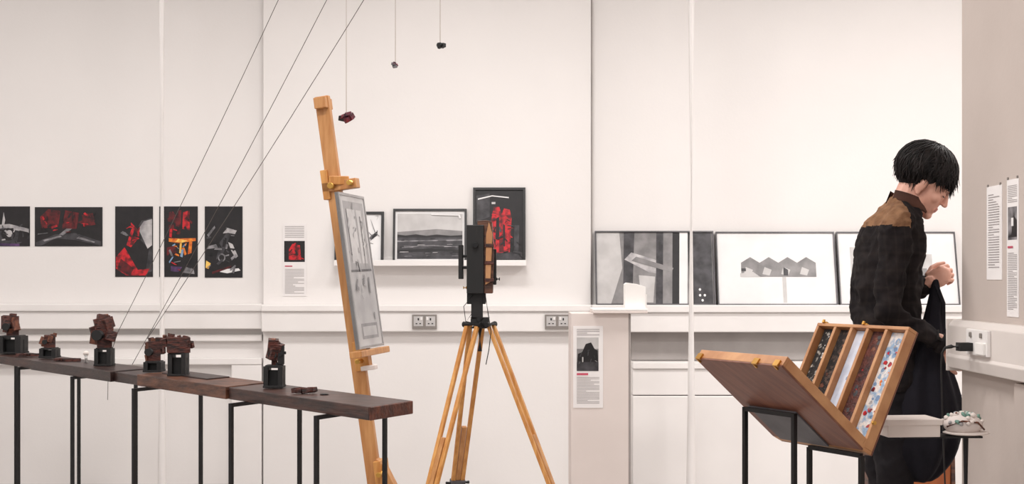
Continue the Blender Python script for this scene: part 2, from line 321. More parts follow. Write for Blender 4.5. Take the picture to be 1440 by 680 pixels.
redh=[(PDG,[(.02,.55),(.3,.62),(.3,.95),(.02,.92)]),(PDG,rect(.02,.02,.98,.12)),(PWH,[(.05,.88),(.35,.925),(.7,.90),(.7,.885),(.35,.91),(.05,.86)]),(RED,[(.32,.1),(.72,.12),(.76,.6),(.72,.72),(.6,.74),(.55,.66),(.5,.76),(.38,.76),(.34,.6)]),(PLG,rect(.34,.80,.42,.83)),(DARK,[(.42,.3),(.5,.3),(.5,.62),(.44,.6)]),(DARK,[(.58,.2),(.62,.2),(.62,.5),(.58,.52)]),(DRED,[(.5,.12),(.6,.12),(.58,.3),(.5,.3)]),(PDG,[(.12,.05),(.2,.05),(.22,.4),(.14,.4)]),(PDG,[(.8,.05),(.9,.05),(.92,.5),(.82,.5)])]+shards(9,22,.34,.12,.74,.7,[DARK,RED,RED,DRED],.035,.72)+shards(10,16,.05,.05,.95,.5,[PDG,DARK,DARK],.05,.72)
framed('framed_picture',665,739,263,SH,redh,DARK,FRAMEB,fw=0.014)
ZT=1.08
g1=[(PMG,rect(.0,.0,.22,1)),(PFG,[(0,.0),(.12,0),(.22,.5),(.2,1),(0,1)]),(PDG,[(.22,0),(.3,0),(.33,1),(.24,1)]),(PMG,rect(.33,0,.52,1)),(PLG,[(.24,.62),(.3,.72),(.74,.5),(.72,.38),(.45,.44)]),(PFG,[(.38,.02),(.48,.02),(.5,.38),(.36,.4)]),(PDG,[(.50,0),(.56,0),(.58,1),(.52,1)]),(PMG,[(.56,0),(.64,0),(.66,1),(.58,1)]),(DARK,[(.64,0),(.7,0),(.72,1),(.66,1)]),(PWH,[(.7,0),(.77,0),(.79,1),(.72,1)]),(PDG,rect(.79,0,.99,1)),(DARK,rect(.79,0,.83,1)),(PWH,ring(.88,.2,.010,.018)),(PWH,ring(.88,.12,.010,.018)),(PWH,ring(.92,.12,.010,.018)),(PWH,ring(.9,.05,.010,.018)),(PMG,[(.3,.6),(.34,.66),(.66,.5),(.64,.44)])]
framed('framed_picture',838,1007,324,ZT,g1,PMG,FRAMES,fw=0.008,ybot=7.915,ytop=8.02)
g2=[]
for i in range(4):
    u=.2+i*.16
    g2.append((PMG,[(u,.38),(u+.16,.38),(u+.16,.58),(u+.08,.66),(u,.58)]))
    g2.append((PFG,[(u+.02,.42),(u+.08,.40),(u+.10,.48),(u+.04,.52)]))
g2+= [(PDG,[(.2,.46),(.24,.46),(.24,.5),(.2,.5)]),(PFG,rect(.55,0.02,.58,.38)),(PDG,[(.56,.4),(.6,.4),(.6,.48),(.56,.52)]),(PFG,[(.19,.38),(.36,.38),(.3,.45),(.19,.43)])]
framed('framed_picture',1010,1179,325,ZT,g2,PWH,FRAMES,fw=0.007,ybot=7.915,ytop=8.02)
g3=[(PFG,[(.1,.1),(.4,.1),(.4,.8),(.1,.8)]),(PFG,rect(.5,.2,.8,.7)),(PMG,rect(.6,.3,.75,.5))]
framed('framed_picture',1182,1351,325,ZT,g3,PWH,FRAMES,fw=0.007,ybot=7.915,ytop=8.02)
# ---------------------------------------------------------------- plinth
d=6.6; p=W(803,440,d); q=W(884,680,d)
b=B(); b.bb(p.x,q.x,d,d+0.3,0,p.z,PLINTH); b.bb(q.x,q.x+0.012,d+0.01,d+0.3,0,p.z-0.003,GREYP); b.done('plinth',bevel=0.003)  # grey strip paints in the plinth's shaded side edge
PZ=p.z
lo=W(806,573,d-0.002); hi=W(848,458,d-0.002)
b=B(); O=V((lo.x,d-0.002,lo.z)); R=V((hi.x-lo.x,0,0)); U=V((0,0,hi.z-lo.z)); b.obox(O,R,V((0,0.002,0)),U,PAPER)
shapes(b,O,R,U,N_,[(PMG,rect(.12,.45,.85,.86)),(PFG,rect(.12,.72,.85,.86)),(DARK,[(.14,.55),(.16,.66),(.3,.68),(.42,.78),(.6,.80),(.72,.72),(.82,.70),(.84,.55)]),(PFG,rect(.3,.55,.34,.62)),(PDG,rect(.12,.45,.85,.56))]+shards(12,14,.2,.55,.8,.74,[DARK,PDG,PMG],.03,.4)+[(INKR,rect(.12,.40,.5,.425))],eps=.0002)
lines(b,O,R,U,N_,.12,.88,.88,.97,4,INK,fill=.35); lines(b,O,R,U,N_,.12,.88,.05,.38,20,INK,fill=.35); b.done('exhibit_label')
b=B(); a=W(834,440,d-0.03); c=W(911,440,d-0.03)
b.bb(a.x,c.x,d-0.03,d+0.25,PZ,PZ+0.012,PLINTH); b.bb(a.x,c.x,d-0.03,d+0.25,PZ+0.012,PZ+0.022,CARD); b.done('display_board',bevel=0.002)
b=B(); a=W(879,434,d+.03); c=W(908,398,d+.03); z0=PZ+0.022
b.prism([(a.x,d+.03,z0),(c.x,d+.03,z0),(c.x,d+.03,z0+0.108),(c.x-0.045,d+.03,z0+0.122),(a.x+0.01,d+.03,z0+0.128),(a.x,d+.03,z0+0.12)],(0,0.1,0),CARD)
b.bb(c.x,c.x+0.006,d+.035,d+.11,z0,z0+0.07,CARD); b.done('paper_house_model',bevel=0.001)
# ---------------------------------------------------------------- long bench
ZB=0.85; TH=0.042
P0=V((-.435,4.09,0)); DL=V((-2.135,2.62,0)); WV=V((.115,.21,0))
def bp(t,w,z=ZB): return P0+DL*t+WV*w+V((0,0,z))
def t_at(px,w=0.5):
    k=(px-720)/F; A=P0+WV*w
    return (k*A.y-A.x)/(DL.x-k*DL.y)
segs=[(0,t_at(352),WALNUT,0,0),(t_at(352),t_at(225),WALNUT2,0.004,-.05),(t_at(225),t_at(190),WALNUT3,-0.002,.0),(t_at(190),t_at(75),WALNUT3,0.003,-.08),(t_at(75),1.12,WALNUT,-0.001,.05)]
b=B()
for t0,t1,m,dz,dw in segs:
    O=bp(t0+0.0015,dw,ZB-TH)
    L=DL*(t1-t0-0.002); b.obox(O,WV,L,V((0,0,TH+dz)),m)
O=bp(0,0,ZB-TH); b.obox(O-DL*0.0012,WV,DL*0.0024,V((0,0,TH)),WALEND)
b.obox(bp(t_at(300),.35,ZB+0.003),WV*.55,DL*.12,V((0,0,0.006)),WALNUT3)
bench=b.done('long_wooden_bench',bevel=0.003)
for (x,y) in ((-.62,4.24),(-.977,4.65),(-1.49,5.27),(-1.94,5.90),(-2.40,6.50),(-2.9,6.98)):
    p=V((x,y,0)); dr=V((.48,.88,0)).normalized(); q=p+dr*0.385; zt=ZB-TH
    b=B(); r=0.013; s=V((dr.y,-dr.x,0))
    for c in (p,q): b.beam(c,c+V((0,0,zt)),r,r,STEEL,side=dr)
    b.beam(p+V((0,0,zt-r/2)),q+V((0,0,zt-r/2)),r,r,STEEL,side=(0,0,1))
    for c in (p,q): b.beam(c-s*.12+V((0,0,r/2)),c+s*.12+V((0,0,r/2)),r,r,STEEL,side=(0,0,1))
    b.done('steel_trestle')
def Rz(a): return Matrix.Rotation(a,3,'Z')
def rnd(a=.3): return Matrix.Rotation(random.uniform(-a,a),3,'X')@Matrix.Rotation(random.uniform(-a,a),3,'Y')@Matrix.Rotation(random.uniform(-1,1),3,'Z')
def sculpture(px,w,wpx,ytop,ymid,ybot,standw,n=12,taper=.9,m2=CHUNK2):
    t=t_at(px,w); base=bp(t,w); d=base.y; sc=d/F
    zb=ZB+0.004; zm=zb+max(0,(ybot-ymid)*sc); zt_=zb+(ybot-ytop)*sc; hw=wpx*sc/2; b=B()
    sw=standw*sc
    if zm-zb>0.012:
        b.bb(base.x-sw/2,base.x+sw/2,d-sw/2,d+sw/2,zb,zb+0.008,BLACK)
        for i in (-1,1): b.bb(base.x+i*sw*.36-sw*.12,base.x+i*sw*.36+sw*.12,d-sw*.45,d+sw*.45,zb+0.004,zm,BLACK)
        b.bb(base.x-sw*.5,base.x+sw*.5,d-sw*.1,d+sw*.1,zb,zb+(zm-zb)*.8,BLACK)
        b.bb(base.x-sw*.4,base.x+sw*.4,d-sw*.4,d+sw*.4,zm-0.006,zm+0.004,BLACK)
    h=zt_-zm
    b.box((base.x,d,zm+h*.42),(hw*1.2,min(hw,h)*1.0,h*.8),CHUNK,Rz(.3))
    for i in range(n):
        f=(i+.5)/n; s=h*random.uniform(.22,.42); k=1-abs(f-.4)*taper
        c=(base.x+random.uniform(-.8,.8)*hw*k,d+random.uniform(-.5,.5)*min(hw,h*.5)*k,zm+s*.5+f*(h-s))
        b.box(c,(s*random.uniform(.5,1),s*random.uniform(.4,.9),s*random.uniform(.7,1.3)),random.choice([CHUNK,CHUNK,m2]),rnd(.3))
    b.cyl((base.x-hw*.3,d-min(hw,h*.4)*.6,zm+h*.4),(base.x-hw*.3,d-min(hw,h*.4)*1.2,zm+h*.4),h*.16,BLACK,14)
    return b,base
random.seed(11)
for a in ((18,.5,27,434,468,492,34,14,.5),(70,.55,25,463,486,499,24,9,.3),(147,.45,34,438,486,510,24,22,1.3),(217,.5,28,473,508,522,26,12,.4),(251,.4,52,468,495,527,26,18,.1)):
    b,_b=sculpture(*a)
    b.done('wooden_camera_sculpture',bevel=0.0015)
b,base=sculpture(386,.5,13,474,514,544,28,9,1.2); d=base.y; sc=d/F
b.bb(base.x+0.006,base.x+0.030,d-.01,d+.008,ZB+30*sc,ZB+36*sc,BLACK); b.bb(base.x+0.014,base.x+0.036,d-.014,d+.0,ZB+34*sc,ZB+60*sc,BLACK)
b.bb(base.x+0.03,base.x+0.042,d-.012,d+.0,ZB+48*sc,ZB+52*sc,STEEL); b.cyl((base.x+.024,d-.014,ZB+48*sc),(base.x+.024,d-.022,ZB+48*sc),.008,STEEL)
b.done('wooden_camera_sculpture',bevel=0.001)
b=B(); c=bp(t_at(428,.35),.35,ZB+0.012)
for i in range(7): b.box(c+V(((i-3)*.010,random.uniform(-.006,.006),random.uniform(-.002,.003))),(0.02,0.02,0.016),CHUNK,rnd(.25))
b.done('carved_wood_piece',bevel=0.001)
b=B(); c=bp(t_at(456,.5),.5,ZB+0.001); b.cyl(c,c+V((0,0,.003)),.016,BLACK,20); b.done('lens_cap')
b=B(); c=bp(t_at(121,.5),.5,ZB+0.004); b.cyl(c,c+V((0,0,.035)),.012,CARD,12,r2=.009); b.ell(c+V((0,0,.042)),(.013,.011,.012),CREAM); b.done('plaster_maquette',smooth=True)
for px in (95,42):
    b=B(); c=bp(t_at(px,.4),.4,ZB+0.010)
    for i in range(5): b.box(c+V(((i-2)*.022,random.uniform(-.01,.01),0)),(0.035,0.03,0.014),CHUNK,Rz(random.random()))
    b.done('carved_wood_piece',bevel=0.001)
def string(name,pts,r=0.0014,m=STR):
    b=B(); b.tube(pts,r,m,6); return b.done(name,smooth=True)
def diag(x0,y0,x1,y1,d0,d1):
    a=W(x0,y0,d0); c=W(x1,y1,d1); k=(3.5-c.z)/(a.z-c.z); top=c+(a-c)*k
    return [c+(top-c)*f+V((0,0,-.05*4*f*(1-f))) for f in [i/14 for i in range(15)]]
string('hanging_wire',diag(383,0,166,466,5.2,5.75),0.0013)
tt=bp(t_at(186,.6),.6,ZB+.004); 
string('hanging_wire',diag(450,0,186,512,5.1,tt.y),0.0013)
string('hanging_wire',diag(500,0,207,476,5.0,5.45),0.0013)
b=B(); c=W(166,466,5.75); e=bp(t_at(155,.5),.5,ZB+.05); b.tube([c,e],.0013,STR,6); b.done('hanging_wire')
b=B(); b.tube([bp(t_at(155,0),-.02,ZB),bp(t_at(155,0),-.05,ZB-.03),bp(t_at(155,0),-.06,ZB-.12)],.0012,STR,6); b.done('loose_wire')
def pendant(px,py,d,s,mats,name='hanging_sculpture'):
    c=W(px,py,d); b=B(); b.tube([c,V((c.x,c.y,3.5))],.0014,STRL,6)
    for i in range(7):
        b.box(c+V((random.uniform(-s,s)*.6,random.uniform(-s,s)*.4,random.uniform(-s,s)*.45-.3*s)),(s*random.uniform(.6,1.1),s*.7,s*random.uniform(.4,.8)),mats[i%len(mats)],rnd(.6))
    b.done(name,bevel=0.001)
pendant(487,163,5.4,.031,[CHUNKP,CHUNKP,DRED,CHUNKP,BLACK]); pendant(556,90,5.8,.018,[GREYM,CHUNKP,PGREY]); pendant(619,64,5.6,.023,[BLACK,BLACK,PDG])
# ---------------------------------------------------------------- easel
wv=V((.184,.983,0)).normalized(); nn=V((.983,-.184,0)).normalized()
A=V((-.505,5.4,0.06)); T=V((-.767,5.4,1.975)); up=(T-A).normalized(); pn=(nn-up*nn.dot(up)).normalized()
E=empty('artist_easel',V((-.6,5.4,0)))
b=B()
b.beam(A,T,0.058,0.030,BEECH,side=pn)
b.beam(T-up*.03-wv*.045,T-up*.03+wv*.045,0.05,0.045,BEECH,side=pn)
b.done('mast',E,bevel=0.003)
b=B()
zU=(1.25+(388-262)/348.-A.z)/up.z; cU=A+up*zU
b.beam(cU-pn*.045,cU+pn*.10,0.04,0.05,BEECH,side=up); b.box(cU+pn*.02+up*.02,(.08,.07,.035),PINE,Rz(.2)); b.cyl(cU-wv*.055,cU-wv*.03,.014,BRASS); b.cyl(cU+pn*.08-wv*.03,cU+pn*.08-wv*.06,.012,BRASS)
b.beam(cU-pn*.03-up*.05,cU-pn*.03+up*.07,0.03,0.05,PINE,side=pn)
zL=(1.25-(497-388)/348.-A.z)/up.z; cL=A+up*zL
b.beam(cL+pn*.055-wv*.20,cL+pn*.055+wv*.20,0.05,0.026,BEECH,side=pn)
b.beam(cL+pn*.02-up*.07,cL+pn*.02+up*.05,0.06,0.05,PINE,side=pn)
b.beam(cL+pn*.03-up*.06-wv*.06,cL+pn*.09-up*.06-wv*.06,0.018,0.04,PLINTH,side=up); b.cyl(cL-wv*.08+pn*.02-up*.03,cL-wv*.02+pn*.02-up*.03,.011,BRASS)
b.done('clamps',E,bevel=0.003)
b=B()
zK=0.34; cK=A+up*((zK-A.z)/up.z)
for s in (-1,1):
    b.beam(A+wv*s*.22-nn*.40-V((0,0,.035)),A+wv*s*.22+nn*.22-V((0,0,.035)),0.05,0.045,BEECH,side=(0,0,1))
    b.beam(A+wv*s*.22+V((0,0,-.02)),cK+wv*s*.04+up*.05,0.045,0.024,BEECH,side=pn)
b.beam(A-wv*.26+V((0,0,.02)),A+wv*.26+V((0,0,.02)),0.05,0.03,BEECH,side=(0,0,1))
b.beam(A-wv*.26-nn*.38+V((0,0,.0)),A+wv*.26-nn*.38,0.05,0.03,BEECH,side=(0,0,1))
b.beam(A-nn*.36,cK-pn*.02,0.035,0.025,BEECH,side=wv)
cQ=A+up*.40
b.beam(cQ-wv*.06+pn*.035,cQ+wv*.06+pn*.035,0.10,0.03,PINE,side=up)
b.prism([cQ+pn*.03-wv*.04-up*.08,cQ+pn*.10-wv*.04-up*.08,cQ+pn*.06-wv*.04+up*.03,cQ+pn*.03-wv*.04+up*.06],wv*.05,BEECH); b.cyl(cQ-wv*.10+pn*.05,cQ-wv*.05+pn*.05,.012,BRASS)
b.done('base_frame',E,bevel=0.003)
zt1=A+up*((1.25+(388-277)/346.-A.z)/up.z)+pn*.05
bot=cL+pn*.05+up*.018
Hh=(zt1-bot).length
b=B(); O=bot-wv*.17; R=wv*.34; U=up*Hh
G1=mat('glazed_print_light',(196,194,194),(176,174,175),rough=.12,scale=8); G2=mat('glazed_print_reflection_mid',(158,156,157),(134,132,134),rough=.12,scale=10); G3=mat('glazed_print_reflection_dark',(100,98,100),(74,72,75),rough=.12,scale=14)
b.obox(O,R,pn*.014,U,G1); 
fm=mat('easel_frame_grey',(170,168,168),(150,148,148),rough=0.3,metal=.4)
for (o,a_,c_) in ((O,R,up*.010),(O+up*(Hh-.010),R,up*.010),(O+up*.010,wv*.010,up*(Hh-.02)),(O+wv*.330+up*.010,wv*.010,up*(Hh-.02))): b.obox(o,a_,c_,pn*.017,fm)
shapes(b,O+pn*.0141,R,U,pn,[(G2,rect(.12,.50,.9,.95)),(G1,rect(.2,.55,.8,.9)),(G3,[(.1,.49),(.92,.50),(.92,.515),(.1,.505)]),(G2,[(.2,.06),(.85,.06),(.85,.16),(.2,.16)]),(G1,rect(.26,.08,.8,.14)),(G2,[(.55,.55),(.60,.55),(.60,.9),(.55,.9)]),(G3,[(.7,.6),(.74,.6),(.74,.86),(.7,.86)]),(G3,[(.2,.6),(.23,.6),(.23,.9),(.2,.9)])]+shards(14,18,.15,.52,.88,.93,[G1,G2,G2,G3],.03,.6)+shards(15,10,.2,.2,.8,.46,[G2,G1],.04,.6),eps=.00012)  # upright strips are soft glass reflections painted over the print
b.done('mounted_print',E)
# ---------------------------------------------------------------- tripod + view camera
Tz=1.078; ap=V((-.125,5.2,Tz)); Tp=empty('wooden_tripod',V((-.125,5.2,0)))
feet=[V((-.41,4.85,0.01)),V((.319,5.03,0.01)),V((-.275,5.67,0.01))]
b=B()
for i,ft in enumerate(feet):
    h=V((ft.x-ap.x,ft.y-ap.y,0)).normalized(); sd=V((-h.y,h.x,0)); top=ap+h*.045-V((0,0,.015))
    for s in (-1,1):
        mid=top+(ft-top)*.62
        b.beam(top+sd*s*.026,mid+sd*s*.020,0.017,0.013,PINE,side=sd)
        b.beam(mid+sd*s*.020,top+(ft-top)*.66+sd*s*.016,0.017,0.013,PINE,side=sd)
    b.beam(top+(ft-top)*.40,ft+V((0,0,.03)),0.020,0.015,BEECH,side=sd)
    c=top+(ft-top)*.63; b.beam(c-(ft-top)*.012,c+(ft-top)*.012,0.062,0.028,GREYM,side=sd); b.cyl(c-sd*.05,c+sd*.05,.007,STEEL,10)
    b.cyl(ft+V((0,0,.04)),ft-V((0,0,.01)),.011,BLACK,10,r2=.004)
    b.cyl(top-sd*.045,top+sd*.045,.012,STEEL,12)
b.done('legs',Tp,bevel=0.002)
b=B(); b.cyl(ap+V((0,0,-.03)),ap+V((0,0,.012)),.040,BLACK,24); b.box(ap+V((0,0,-.005)),(.070,.070,.028),BLACK); b.cyl(ap+V((0,0,-.12)),ap+V((0,0,-.03)),.009,STEEL)
b.done('head',Tp,bevel=0.002)
C=empty('view_camera',V((-.11,5.2,Tz+.012))); zc=Tz+.012; s1=5.2/F
def PX(x): return (x-720)*s1
def PZ_(y): return 1.25-(y-388)*s1
b=B()
b.bb(PX(663),PX(679),5.16,5.22,zc,PZ_(405),BLACK)
b.bb(PX(657),PX(681),5.13,5.16,PZ_(412),PZ_(317),BLACK)
b.bb(PX(657),PX(683),5.161,5.26,PZ_(427),PZ_(402),BLACK)
b.bb(PX(660),PX(690),5.15,5.30,PZ_(408),PZ_(350),BLACK)
b.bb(PX(645),PX(651),5.17,5.28,PZ_(392),PZ_(344),BLACK); b.bb(PX(650),PX(660),5.18,5.2,PZ_(378),PZ_(374),STEEL); b.bb(PX(650),PX(660),5.18,5.2,PZ_(362),PZ_(358),STEEL)
b.bb(PX(690),PX(698),5.18,5.27,PZ_(400),PZ_(350),BLACK)
b.cyl((PX(698),5.2,PZ_(392)),(PX(703),5.2,PZ_(392)),.008,STEEL); b.cyl((PX(669),5.13,PZ_(345)),(PX(669),5.115,PZ_(345)),.012,STEEL)
b.cyl((PX(652),5.15,PZ_(404)),(PX(657),5.15,PZ_(404)),.007,BRASS)
b.done('body',C,bevel=0.002)
b=B()
b.prism([(PX(681),5.14,PZ_(412)),(PX(693),5.14,PZ_(412)),(PX(695),5.14,PZ_(360)),(PX(692),5.14,PZ_(312)),(PX(684),5.14,PZ_(310)),(PX(672),5.14,PZ_(311)),(PX(672),5.14,PZ_(317)),(PX(681),5.14,PZ_(320))],(0,0.17,0),WALNUT2)
b.prism([(PX(683),5.128,PZ_(400)),(PX(690),5.128,PZ_(396)),(PX(693),5.128,PZ_(330)),(PX(688),5.128,PZ_(313)),(PX(684),5.128,PZ_(330))],(0,0.02,0),OAKE)
for k in range(3): b.bb(PX(682),PX(695),5.124,5.145,PZ_(396-k*24),PZ_(391-k*24),CHUNK)
b.done('wooden_standard',C,bevel=0.002)
b=B(); b.tube([(PX(683),5.15,PZ_(415)),(PX(687),5.12,PZ_(440)),(PX(691),5.11,PZ_(465)),(PX(688),5.11,PZ_(490)),(PX(684),5.11,PZ_(510))],.002,BLACK,6); b.tube([(PX(665),5.15,PZ_(415)),(PX(653),5.13,PZ_(430)),(PX(656),5.13,PZ_(452)),(PX(664),5.13,PZ_(440))],.0015,BLACK,6); b.done('release_cable',C,smooth=True)
# ---------------------------------------------------------------- open paint box on stand
TL=V((.9835,4.30,1.101)); w_=V((.191,-.35,0)); BR=V((1.0126,3.862,.7468)); BL=BR-w_
u_=TL-BL; v_=V((-.2635,-.144,.252))
wn=w_.normalized(); un=u_.normalized(); vn=v_.normalized()
nr=wn.cross(un).normalized()
if nr.dot(V((0,0,0))-TL)<0 : nr=-nr
nl=wn.cross(vn).normalized()
if nl.dot(-BL)<0: nl=-nl
PB=empty('open_paint_box',V((BL.x,BL.y,BL.z)))
b=B(); dep=.036; t_=.011
Lw=w_.length; Lu=u_.length; Lv=v_.length
bk=-nr
b.obox(BL+bk*dep,w_,u_,bk*.006,MAHOG)
b.obox(BL,w_,un*t_,bk*dep,OAKE); b.obox(TL-un*t_,w_,un*t_,bk*dep,OAKE)
b.obox(BL+un*t_,wn*t_,un*(Lu-2*t_),bk*dep,OAKE); b.obox(BR-wn*t_+un*t_,wn*t_,un*(Lu-2*t_),bk*dep,OAKE)
divs=[.215,.40,.575,.775]
for f in divs: b.obox(BL+w_*f-wn*.006+un*t_+bk*.001,wn*.012,un*(Lu-2*t_),bk*dep*.92,OAKE)
b.done('tray',PB,bevel=0.0015)
cols=[mat('paint_sample_1',(190,182,172),(24,20,20),rough=0.7,scale=70,bump=0.6,lo=.54,hi=.68),
 mat('paint_sample_2',(92,72,62),(24,18,18),rough=0.7,scale=70,bump=0.6,lo=.5,hi=.68),
 mat('paint_sample_3',(222,224,232),(172,182,202),rough=0.3,scale=12),
 mat('paint_sample_4',(100,48,38),(44,19,19),rough=0.6,scale=50,bump=0.5),
 mat('paint_sample_5',(224,216,210),(140,166,194),rough=0.5,scale=40,bump=0.4,lo=.4,hi=.55)]
b=B(); ed=[0.03]+divs+[0.97]; 
for i in range(5):
    f0=ed[i]+.017;f1=ed[i+1]-.017
    b.obox(BL+w_*f0+bk*.022+un*.012,w_*(f1-f0),un*(Lu-.024),bk*.006,cols[i])
random.seed(5)
def spat(i,m,n,s):
    f0=ed[i]+.02; f1=ed[i+1]-.02
    for _ in range(n):
        f=random.uniform(f0+.02,f1-.02); g=random.uniform(.07,.93); c=BL+w_*f+u_*g+bk*.0215
        sz=s*random.uniform(.4,1.2); pts=[]
        for k in range(7):
            a=k/7*6.283; r=sz*random.uniform(.6,1.2); pts.append(c+wn*math.cos(a)*min(r,.01)+un*math.sin(a)*r)
        b.flat(pts,m); 
spat(4,RED,16,.008); spat(4,BLUE,14,.012); spat(4,ORNG,5,.006); spat(4,PLG,10,.008); spat(3,RED,4,.005); spat(3,PDG,8,.012); spat(2,BLUE,4,.012); spat(0,PFG,10,.004); spat(1,CHUNK2,12,.008); spat(3,CHUNK2,8,.008)
b.done('paint_samples',PB)
b=B(); k=-nl
b.obox(BL,w_,v_,k*.006,MAHOG)
for o,a_ in ((BL,w_),(BL+v_-vn*t_,w_)): b.obox(o+k*.006,a_,vn*t_,k*.03,OAKE)
for o in (BL,BL+w_-wn*t_): b.obox(o+k*.006+vn*t_,wn*t_,vn*(Lv-2*t_),k*.03,OAKE)
for f in divs: b.obox(BL+w_*f+k*.006+vn*t_,wn*.01,vn*(Lv-2*t_),k*.026,OAKE)
b.done('lid',PB,bevel=0.0015)
b=B()
for f in (.05,.72,.95): 
    c=BL+v_+w_*f; b.obox(c-wn*.014-k*.002,wn*.022,k*.02,vn*.006,BRASS); b.obox(c-wn*.010,wn*.006,-vn*.014,-k*.004,BRASS)
for f in (.05,.5):
    c=TL+w_*f; b.obox(c,wn*.02,un*.005,bk*.02,BRASS); b.obox(c+wn*.004,wn*.008,un*.010,nr*.005,BRASS)
c=BR+u_*.22; b.cyl(c,c+wn*.008,.006,BRASS)
b.done('catches',PB)
b=B(); off=nl*.008
q=lambda a,c: BL+w_*a+v_*c+off
b.obox(q(.1,0.0)-nl*.0075,w_*.55,v_*.42,nl*.005,GREYM)
rr=.013
pA=q(.08,.42)+nl*.006; pB=q(.65,.42)+nl*.006
b.beam(pA,pB,rr,rr,STEEL,side=(0,0,1))
for p in (pA,pB): b.beam(V((p.x,p.y,0)),p+V((0,0,.006)),rr,rr,STEEL,side=wn)
pC=BL+w_*.40-V((0,0,.012)); pD=BL+w_*.96-V((0,0,.012))
pC=pC+bk*.012; pD=pD+bk*.012
b.beam(pC,pD,rr,rr,STEEL,side=(0,0,1))
for p in (pC,pD): b.beam(V((p.x,p.y,0)),p,rr,rr,STEEL,side=wn)
for p,q2 in ((pA,pB),(pC,pD)): b.beam(V((p.x,p.y,.007)),V((q2.x,q2.y,.007)),rr,rr,STEEL,side=(0,0,1))
b.beam(V((pB.x,pB.y,.007)),V((pC.x,pC.y,.007)),rr,rr,STEEL,side=(0,0,1))
b.done('steel_display_stand')
# ---------------------------------------------------------------- small stand with box
zs=.752; b=B(); c0=W(1358,608,4.2); a0=W(1262,608,4.2); a1=W(1376,608,4.2)
b.cyl((c0.x,4.2,0.01),(c0.x,4.2,zs-.006),.0085,STEEL,14); b.cyl((c0.x,4.2,0),(c0.x,4.2,.012),.13,STEEL,28)
b.bb(a0.x,a1.x,4.16,4.24,zs-.006,zs,STEEL)
b.done('small_pedestal_table',bevel=0.001)
b=B(); x0=W(1246,0,4.13).x; x1=W(1322,0,4.13).x
RR=Rz(.08); cb=V(((x0+x1)/2,4.2,zs+.021))
b.box(cb,(x1-x0,.13,.042),CREAM,RR); b.box(cb+V((0,0,.025)),(x1-x0+.012,.14,.018),CREAM,RR); b.done('cardboard_box',bevel=0.002)
b=B(); cc=W(1354,606,4.19); cc.z=zs
b.ell(cc+V((0,0,.034)),(.060,.055,.036),PLINTH,nu=20)
b.ell(cc+V((0.01,0,.008)),(.072,.06,.008),CREAM,nu=20)
random.seed(3); GL=mat('glaze_green',(130,165,150),(90,130,120),rough=.4)
for i in range(44):
    a=random.uniform(0,6.28); t=random.uniform(.1,1.4); 
    p=cc+V((.060*math.sin(t)*math.cos(a),.055*math.sin(t)*math.sin(a),.034+.037*math.cos(t)))
    b.ell(p,(random.uniform(.005,.013),.008,.006),random.choice([CREAM,GL,CREAM,PLINTH,GL,PLG,CREAM,CHUNK2 if i%3==0 else PWH]),rnd(1),8,6)
b.tube([cc+V((-.06,-.03,.03)),cc+V((-.02,-.056,.05)),cc+V((.03,-.05,.045)),cc+V((.06,-.02,.02))],.003,CHUNK2,8)
b.done('ceramic_shell_sculpture',smooth=True)
# ---------------------------------------------------------------- papers on partition
def part_paper(ya,yb,z0,z1,img=None):
    b=B(); O=V((X-.002,ya,z0)); R=V((0,yb-ya,0)); U=V((0,0,z1-z0)); N=V((-1,0,0))
    b.obox(O,R,V((.002,0,0)),U,PAPER)
    if img:
        shapes(b,O,R,U,N,[(PGREY,rect(.1,.56,.88,.8)),(DARK,[(.1,.58),(.4,.6),(.6,.74),(.88,.7),(.88,.58)]),(PWH,rect(.4,.66,.6,.72)),(INKR,rect(.1,.50,.55,.515))])
        lines(b,O,R,U,N,.1,.9,.83,.96,10,INK,fill=.35); lines(b,O,R,U,N,.1,.9,.05,.47,32,INK,fill=.35)
    else: lines(b,O,R,U,N,.12,.85,.12,.92,30,INK,fill=.35)
    for (u,v) in ((.08,1.01),(.9,1.01)): b.box(O+R*u+U*v,(.004,.008,.008),SOCK)
    b.done('wall_label')
part_paper(4.54,4.40,1.238,1.552); part_paper(4.355,4.255,1.119,1.562,True)
# ---------------------------------------------------------------- wooden stool behind man
b=B(); x=1.66; y=5.62; zt=.62; OP=mat('orange_plywood',(176,98,48),(150,76,36),rough=.4,scale=5,stretch=(5,1,1))
b.bb(x-.17,x+.17,y-.17,y+.17,zt-.03,zt,BEECH)
for sx in (-1,1):
    b.prism([(x+sx*.15-.009,y-.16,0),(x+sx*.15-.009,y+.16,0),(x+sx*.15-.009,y+.13,zt-.03),(x+sx*.15-.009,y-.13,zt-.03)],(.018,0,0),WALNUT2)
b.prism([(x-.15,y-.13,.12),(x+.15,y-.13,.12),(x+.15,y-.13,zt-.03),(x-.15,y-.13,zt-.03)],(0,.018,0),OP)
b.done('plywood_stool',bevel=0.003)
